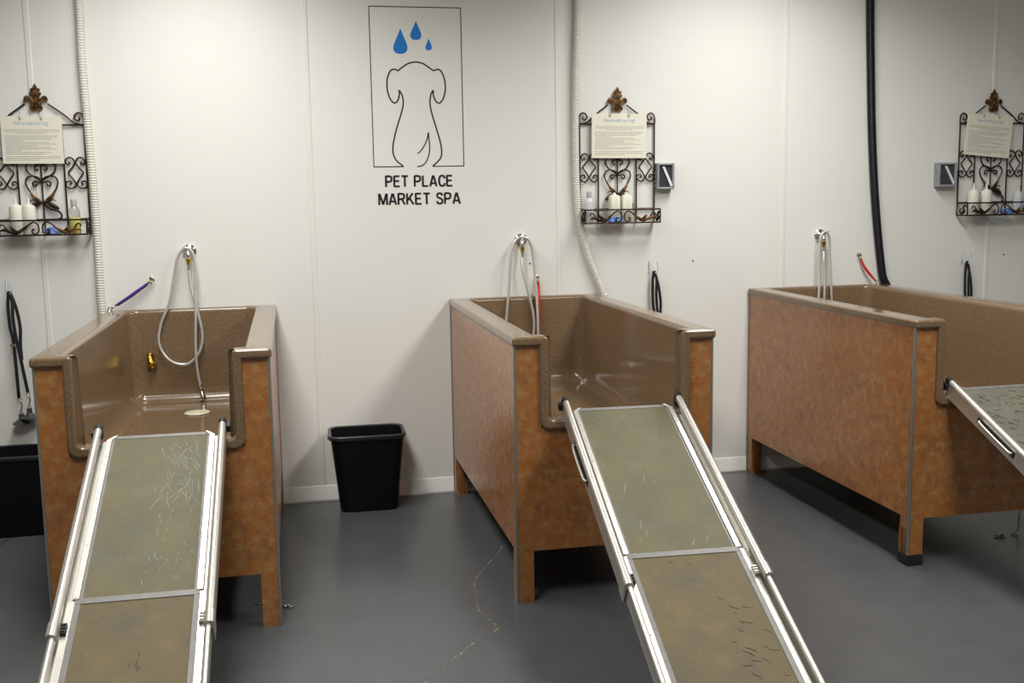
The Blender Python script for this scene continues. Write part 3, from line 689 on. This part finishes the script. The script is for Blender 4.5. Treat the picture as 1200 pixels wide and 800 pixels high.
# ================================================================== WALL BOXES
def card_box(label, u0, v0, u1, v1):
    yb, yf = WY, WY-.050
    a, b = wall(u0, v0, yf), wall(u1, v1, yf); W_, H_ = b.x-a.x, a.z-b.z
    t = thing('dispenser_box', label, 'dispenser', ((a.x+b.x)/2, WY, b.z), group='grey wall dispensers')
    bm = NB(); w2 = W_/2; e = .011
    box(bm, -w2, w2, -.012, 0, 0, H_); box(bm, -w2, -w2+e, -.050, -.012, 0, H_); box(bm, w2-e, w2, -.050, -.012, 0, H_)
    box(bm, -w2+e, w2-e, -.050, -.012, 0, e); box(bm, -w2+e, w2-e, -.050, -.012, H_-e, H_)
    obj('case', bm, 'acrylic_grey', t, bev=.003)
    obj('window', box(NB(), -w2+e-.001, w2-e+.001, -.040, -.036, e-.001, H_-e+.001), 'dark_panel', t)
    P = [(-.010, H_-.020), (-.019, H_-.022), (w2-.020, .016), (w2-.010, .020)]
    P = [(-.018, H_-.018), (-.006, H_-.018), (w2-.008, .018), (w2-.020, .014)]
    obj('paper_strip', prism(NB(), P, -.048, -.041, 'y'), 'plain_white', t)
    for k in range(4): obj('hinge_tab', box(NB(), -w2-.004, -w2+.002, -.030, -.018, .012+k*.022, .024+k*.022), 'acrylic_grey', t, bev=.001)
    return t
card_box('grey plastic box holding a white strip, beside the middle rack', 770.5, 191, 790.5, 221.5)
card_box('grey plastic box holding a white strip, beside the right-edge rack', 1101, 190.5, 1121, 218.5)

# ================================================================== DUCT HOSES
def duct(name, label, px, R_, m, pitch, amp, ydown):
    pts = []
    for (u, v, y) in px:
        p = wall(u, v, y); pts.append(p)
    p0 = pts[0]; pts = [Vector((p0.x-.002, p0.y, CEIL-.002))]+pts
    pl = pts[-1]
    pts += [Vector((pl.x+ydown, pl.y, .90)), Vector((pl.x+ydown, pl.y, .35))]
    S = spline(pts, 40); out = [S[0]]; acc = 0; step = pitch/6
    P = []; 
    for a, b in zip(S, S[1:]):
        L_ = (b-a).length
        while acc <= L_ and L_ > 0: P.append(a+(b-a)*(acc/L_)); acc += step
        acc -= L_
    rad = [R_+amp*math.cos(2*PI*i/6) for i in range(len(P))]
    o = obj(name, tube(NB(), P, rad, 14), m, smooth=True)
    tag(o, label, 'hose', 'duct hoses down the wall'); return o
yd = WY-.024
duct('duct_hose', 'ribbed white duct hose running down beside the left-edge rack', [(92.5, 0, yd), (96, 70, yd), (103, 150, yd), (112, 250, yd), (118.5, 350, yd)], .0175, 'duct_white', .012, .0012, .004)
duct('duct_hose', 'ribbed white duct hose bending beside the middle rack', [(676.5, 0, yd), (675, 80, yd), (674.5, 160, yd), (676, 225, yd), (680, 262, yd), (690, 300, yd), (699, 324, yd), (706, 342, yd)], .0165, 'duct_white', .012, .0012, .02)
duct('duct_hose', 'black duct hose running down behind the right tub', [(1020, 0, yd), (1020.5, 80, yd), (1022, 160, yd), (1026, 240, yd), (1033.5, 318, yd)], .0215, 'duct_black', .008, .0006, .045)

# ================================================================== SHOWER HOSES
def shower(label, eu, ev, hose, nozzle, yh):
    c = wall(eu, ev, WY)
    t = thing('shower_hose', label, 'shower hose', (c.x, WY, c.z), group='wall shower hoses')
    def lc(u, v, y): p = wall(u, v, y); return Vector((p.x-c.x, p.y-WY, p.z-c.z))
    Mx = Matrix.Rotation(PI/2, 4, 'X')
    obj('escutcheon', lathe(NB(), [(0, 0), (.034, 0), (.034, .004), (.031, .010), (.022, .014), (.018, .015), (.016, .013), (0, .013)], 28, M=Mx), 'chrome', t, sharp=50)
    bm = NB(); tube(bm, spline([(0, -.010, .002), (0, -.030, .002), (-.002, -.046, -.004), (-.003, -.052, -.018), (-.003, -.053, -.032)], 5), .0105, 14)
    tube(bm, [(-.012, -.030, .006), (-.016, -.052, .014), (-.018, -.066, .026)], .0035, 8); tube(bm, [(.012, -.030, .006), (.014, -.052, .014), (.015, -.066, .026)], .0035, 8)
    obj('outlet', bm, 'chrome', t, smooth=True)
    nut = lathe(NB(), [(0, -.060), (.0095, -.060), (.0095, -.048), (.0125, -.047), (.0125, -.032), (.010, -.030), (0, -.030)], 6, (-.003, -.053, 0))
    obj('brass_nut', nut, 'brass', t, bev=.0008, seg=2)
    P = [Vector((-.003, -.053, -.058)), Vector((-.003, -.053, -.075))]
    obj('ferrule', lathe(NB(), [(0, -.086), (.0075, -.086), (.008, -.060), (0, -.060)], 14, (-.003, -.053, 0)), 'chrome', t, sharp=50)
    P = [Vector((-.003, -.053, -.080))]+[lc(*h) if len(h) == 3 else Vector((h[0], h[1], h[2])) for h in hose]
    S = spline(P, 14)
    o = obj('hose', tube(NB(), S, .0068, 10), 'hose_steel', t, smooth=True)
    e = P[-1]; d = (P[-1]-P[-2]).normalized()
    q = Vector((0, 0, -1)).rotation_difference(d).to_matrix().to_4x4(); Mn = Matrix.Translation(e) @ q
    nz_ = obj('nozzle', lathe(NB(), [(0, .006), (.0085, .006), (.0085, -.012), (.0065, -.016), (.0065, -.024), (.010, -.030), (.012, -.052), (.0155, -.060), (.0155, -.066), (.011, -.068), (0, -.066)], 18, M=Mn), 'chrome', t, sharp=40)
    obj('brass_ring', lathe(NB(), [(.0072, -.017), (.0092, -.017), (.0092, -.023), (.0072, -.023)], 18, M=Mn), 'brass', nz_, sharp=40)
    return t
def z3(pts, u0, v0, k): return [(u0+a*k, v0+b*k, y) for a, b, y in pts]
k3 = .2878
yy = lambda y: WY+y
shower('steel shower hose looped down into the left tub, nozzle showing', 222, 294,
       z3([(222, 230, -.07), (243, 310, -.085), (268, 420, -.095), (258, 490, -.10), (222, 535, -.10), (178, 545, -.10), (125, 520, -.10), (92, 460, -.095), (100, 380, -.085), (135, 290, -.075), (152, 190, -.065), (168, 110, -.062), (196, 72, -.062), (224, 85, -.062), (238, 140, -.066), (241, 240, -.08), (241, 350, -.10), (241, 480, -.115), (250, 580, -.125), (261, 632, -.13)], 160, 270, k3), None, 0)
shower('steel shower hose dropping into the middle tub beside a red tether', 610, 281,
       z3([(297, 310, -.07), (320, 400, -.08), (350, 520, -.09), (370, 610, -.095), (376, 720, -.10), (350, 850, -.105), (285, 900, -.105), (215, 850, -.10), (188, 720, -.095), (194, 610, -.09), (208, 450, -.08), (216, 300, -.07), (228, 190, -.064), (252, 125, -.062), (292, 103, -.062), (335, 115, -.062), (362, 180, -.064), (378, 300, -.072), (392, 480, -.09), (401, 640, -.11), (404, 800, -.12), (408, 900, -.125)], 560, 260, .175), None, 0)
shower('steel shower hose with three close strands above the right tub', 960.5, 275.5,
       z3([(367, 190, -.07), (370, 260, -.08), (369, 330, -.09), (366, 420, -.095), (354, 460, -.10), (340, 420, -.098), (346, 330, -.09), (349, 240, -.075), (350, 150, -.066), (354, 95, -.062), (372, 76, -.062), (388, 95, -.062), (391, 160, -.066), (394, 240, -.078), (398, 330, -.09), (402, 460, -.10), (404, 560, -.11)], 860, 250, .2874), None, 0)

# ================================================================== HANGING LEASHES
def wall_hook(label, u, v):
    c = wall(u, v, WY)
    t = thing('wall_hook', label, 'hook', (c.x, WY, c.z), group='white wall hooks')
    obj('plate', box(NB(), -.009, .003, -.003, 0, -.042, .030), 'hook_white', t, bev=.001, seg=2)
    P = spline([(-.006, -.003, .026), (-.006, -.010, .016), (-.004, -.022, -.022), (.004, -.034, -.036), (.016, -.044, -.034), (.024, -.050, -.016), (.022, -.053, .006), (.014, -.054, .022)], 6)
    obj('hook_wire', tube(NB(), P, .0028, 10), 'hook_white', t, smooth=True)
    return c
def leash(label, c, L1, L2_, full=True):
    o0 = Vector((c.x+.006, c.y-.036, c.z-.030))
    t = thing('suction_leash', label, 'leash', tuple(o0), group='black suction-cup leashes')
    def strap(pts):
        bm = NB(); tube(bm, spline(pts, 8), .0075, 10, flat=(1, .35)); obj('strap', bm, 'strap_black', t, smooth=True)
    cups = []
    a = (.014, -.004, -L1); b = (.052, -.010, -L2_)
    strap([(.0, .0, .003), (-.006, -.002, -.06), (-.004, -.003, -.16), (.006, -.004, -.24), (.010, -.004, -L1+.0)])
    strap([(.0, -.004, .005), (.014, -.006, -.04), (.012, -.008, -.12), (.020, -.008, -.22), (.030, -.010, -.29), (.044, -.010, -L2_+.06), (.052, -.010, -L2_)])
    strap([(.004, .004, .004), (.026, .002, -.07), (.038, .0, -.16), (.034, -.004, -.24), (.036, -.008, -.31)])
    obj('strap_slide', box(NB(), -.008, .014, -.012, .006, -.250, -.236), 'nickel', t, bev=.001)
    for (x, y, z) in (a, b):
        bm = NB()
        tube(bm, [(x+.007*math.cos(k*PI/6), y, z-.006+.008*math.sin(k*PI/6)) for k in range(12)], .0022, 8, closed=True)
        tube(bm, spline([(x, y, z-.014), (x+.006, y, z-.03), (x+.002, y, z-.052), (x-.002, y, z-.062)], 4), .0038, 8)
        tube(bm, [(x+.006*math.cos(k*PI/6), y, z-.070+.009*math.sin(k*PI/6)) for k in range(12)], .002, 8, closed=True)
        obj('swivel_clip', bm, 'nickel', t, smooth=True)
        bm = NB(); lathe(bm, [(0, -.074), (.012, -.074), (.012, -.094), (.014, -.098), (.028, -.108), (.041, -.117), (.040, -.120), (.02, -.115), (0, -.112)], 24, (x, y, z))
        obj('suction_cup', bm, 'cup_rubber', t, sharp=60)
    return t
h1 = wall_hook('white wire hook holding the suction-cup leash at the left edge', 10, 334)
leash('black leash with two suction cups hanging at the left edge', h1, .490, .465)
h2 = wall_hook('white wire hook between the middle tub and the small screw', 762, 311)
leash('black leash hanging behind the right rim of the middle tub', h2, .36, .33)
h3 = wall_hook('white wire hook below the right-edge rack', 1127, 300)
leash('black leash hanging behind the right tub', h3, .36, .33)

# ================================================================== TETHERS
def tether(label, m, pts, r=.0055):
    o = Vector(pts[0]); P = spline([Vector(p)-o for p in pts], 8); n = len(P)
    t = thing('tether', label, 'tether', tuple(o), group='coloured tethers')
    obj('cord', tube(NB(), P, [r*(.75+.7*math.sin(PI*i/(n-1))) for i in range(n)], 10, flat=(1, .5)), m, t, smooth=True)
    d = P[1].normalized()
    Q = [q+Vector((.0045, -.004, -.004)) for q in P]
    obj('cord_loop', tube(NB(), Q[2:-2], r*.55, 8), 'strap_black' if m == 'purple' else m, t, smooth=True)
    for e, dd in ((P[0], -d), (P[-1], (P[-1]-P[-2]).normalized())):
        bm = NB(); c = e+dd*.008
        tube(bm, [c+Vector((.009*math.cos(k*PI/6), -.001, .009*math.sin(k*PI/6))) for k in range(12)], .0026, 8, closed=True)
        tube(bm, [e-dd*.022, e-dd*.006, e+dd*.002], [.004, .0055, .004], 8)
        obj('clip', bm, 'nickel', t, smooth=True)
    bm = NB(); lathe(bm, [(0, 0), (.010, 0), (.010, .003), (.004, .005), (.004, .018), (.007, .020), (0, .022)], 12, M=Matrix.Translation((0, WY-o.y, .012)) @ Matrix.Rotation(PI/2, 4, 'X'))
    obj('wall_stud', bm, 'nickel', t, sharp=40)
    return t
P0 = wall(177, 329, WY-.022); P1 = wall(130.5, 361.5, -.045); P1.z = max(P1.z, TH+.012)
Pm = (P0+P1)/2; Pm.z -= .004
tether('purple tether stretched from the wall to the left tub rim', 'purple', [P0, P0*.6+P1*.4+Vector((0, 0, -.003)), Pm, P1], .0055)
tether('red tether hanging into the middle tub behind the steel hose', 'red', [wall(629.5, 327, WY-.020), wall(630.5, 338, WY-.03), wall(630.5, 346, WY-.070), wall(631, 368, WY-.085), wall(630, 392, WY-.088)], .0085)
tether('red tether hanging between the steel hose and the black duct', 'red', [wall(1008, 301, WY-.02), wall(1012.5, 312, WY-.028), wall(1020, 322, WY-.036), wall(1027, 330, WY-.045)], .0055)
g = wall(640.5, 430, -1.49)
Gp = [wall(642.0, 426, -1.478), wall(644.3, 436, -1.478), wall(644.6, 443, -1.478), wall(642.5, 452, -1.478)]
bm = NB(); tube(bm, spline(Gp, 6), .0035, 8, flat=(1, .4)); tag(obj('green_strap', bm, 'green', smooth=True), 'thin green strap at the left side of the middle tub opening', 'strap')

# ================================================================== WASTEBASKETS
def wastebasket(label, x, y, rz):
    t = thing('wastebasket', label, 'wastebasket', (x, y, 0), (0, 0, rz), group='black wastebaskets')
    def rr(hx, hy, r, z, bm):
        P = []
        for cx, cy, a in ((hx-r, hy-r, 0), (-hx+r, hy-r, .5*PI), (-hx+r, -hy+r, PI), (hx-r, -hy+r, 1.5*PI)): P += arc(cx, cy, r, a, a+.5*PI, 6)
        return [bm.verts.new((px, py, z)) for px, py in P]
    bm = NB(); Hh = .378
    lv = [(.128, .082, .04, .0), (.136, .090, .045, .004), (.139, .093, .045, .014), (.172, .122, .05, Hh-.03), (.174, .124, .05, Hh-.006), (.168, .118, .048, Hh-.006), (.133, .087, .043, .012)]
    R = [rr(a, b, c, z, bm) for a, b, c, z in lv]; n = len(R[0])
    bm.faces.new(R[0][::-1])
    for A, B in zip(R, R[1:]):
        for k in range(n): bm.faces.new((A[k], A[(k+1) % n], B[(k+1) % n], B[k]))
    bm.faces.new(R[-1])
    obj('body', bm, 'black_plastic', t, sharp=35)
    bm = NB()
    lv = [(.173, .123, .05, Hh-.022), (.181, .131, .055, Hh-.022), (.184, .134, .057, Hh-.006), (.183, .133, .056, Hh), (.176, .126, .052, Hh+.001), (.170, .120, .05, Hh-.004)]
    R = [rr(a, b, c, z, bm) for a, b, c, z in lv]
    for A, B in zip(R, R[1:]):
        for k in range(n): bm.faces.new((A[k], A[(k+1) % n], B[(k+1) % n], B[k]))
    obj('rim', bm, 'rim_plastic', t, smooth=True)
    for s in (-1, 1): obj('grip_tab', box(NB(), *sorted((s*.176, s*.188)), -.03, .03, Hh-.032, Hh-.018), 'rim_plastic', t, bev=.003)
    return t
fa, fb = flo(398, 597), flo(468.5, 594)
ang = math.atan2(fb.y-fa.y, fb.x-fa.x)
wastebasket('black plastic wastebasket against the wall between the left and middle tubs', (fa.x+fb.x)/2, -.152, -.02)
wastebasket('black plastic wastebasket at the left edge below the hanging leash', -2.095, -.145, .0)

# ================================================================== SMALL THINGS
for lab, u, v in (('tiny dark screw in the wall right of the middle rack', 812, 305.5), ('tiny dark screw in the wall at the far right', 1176, 298), ('tiny dark screw in the wall beside the middle shower hose', 621, 308.5)):
    p = wall(u, v, WY); bm = NB(); lathe(bm, [(0, 0), (.0045, 0), (.0045, .002), (.003, .0035), (0, .004)], 10, M=Matrix.Rotation(PI/2, 4, 'X'))
    o = obj('wall_screw', bm, 'dark_panel', sharp=40); o.location = p; tag(o, lab, 'screw', 'screws in the wall')
def chain(label, pts, clip_at, bright=True):
    P = spline(pts, 10); D_ = [P[0]]
    for p in P:
        if (p-D_[-1]).length > .0135: D_.append(p)
    o0 = D_[0].copy(); o0.z = 0
    t = thing('tether_chain', label, 'chain', tuple(o0)); m = 'chain_steel' if bright else 'alu_dark'
    for i, (a, b) in enumerate(zip(D_, D_[1:])):
        d = (b-a).normalized(); s = d.cross(Vector((0, 0, 1)) if abs(d.z) < .8 else Vector((0, 1, 0))).normalized()
        if i % 2: s = d.cross(s).normalized()
        c = (a+b)/2-o0
        obj('chain_link', tube(NB(), [c+d*(.0095*math.cos(q*PI/5))+s*(.0052*math.sin(q*PI/5)) for q in range(10)], .0017, 6, closed=True), m, t, smooth=True)
    c = Vector(clip_at)-o0; bm = NB()
    tube(bm, [c+Vector((.012*math.cos(k*PI/6), .010*math.sin(k*PI/6), 0)) for k in range(12)], .0028, 8, closed=True)
    tube(bm, [c+Vector((-.014, 0, 0)), c+Vector((-.034, .004, 0))], .0045, 8)
    obj('snap_clip', bm, m, t, smooth=True)
f = lambda u, v, z=.006: flo(u, v, z)
chain('short steel chain with a clip on the floor at the left tub foot', [f(300, 706), f(314, 706.5), f(326, 707), f(331, 710)], f(340.5, 709.5, .006))
ch = wall(1196, 594, -1.30); 
pz = [Vector((ch.x, ch.y, .34)), Vector((ch.x, ch.y, .18)), Vector((ch.x-.004, ch.y, .08)), Vector((ch.x-.01, ch.y, .012)), Vector((ch.x-.06, ch.y-.02, .006))]
chain('dark chain hanging to the floor beneath the right tub', pz, Vector((ch.x-.10, ch.y-.02, .006)), False)
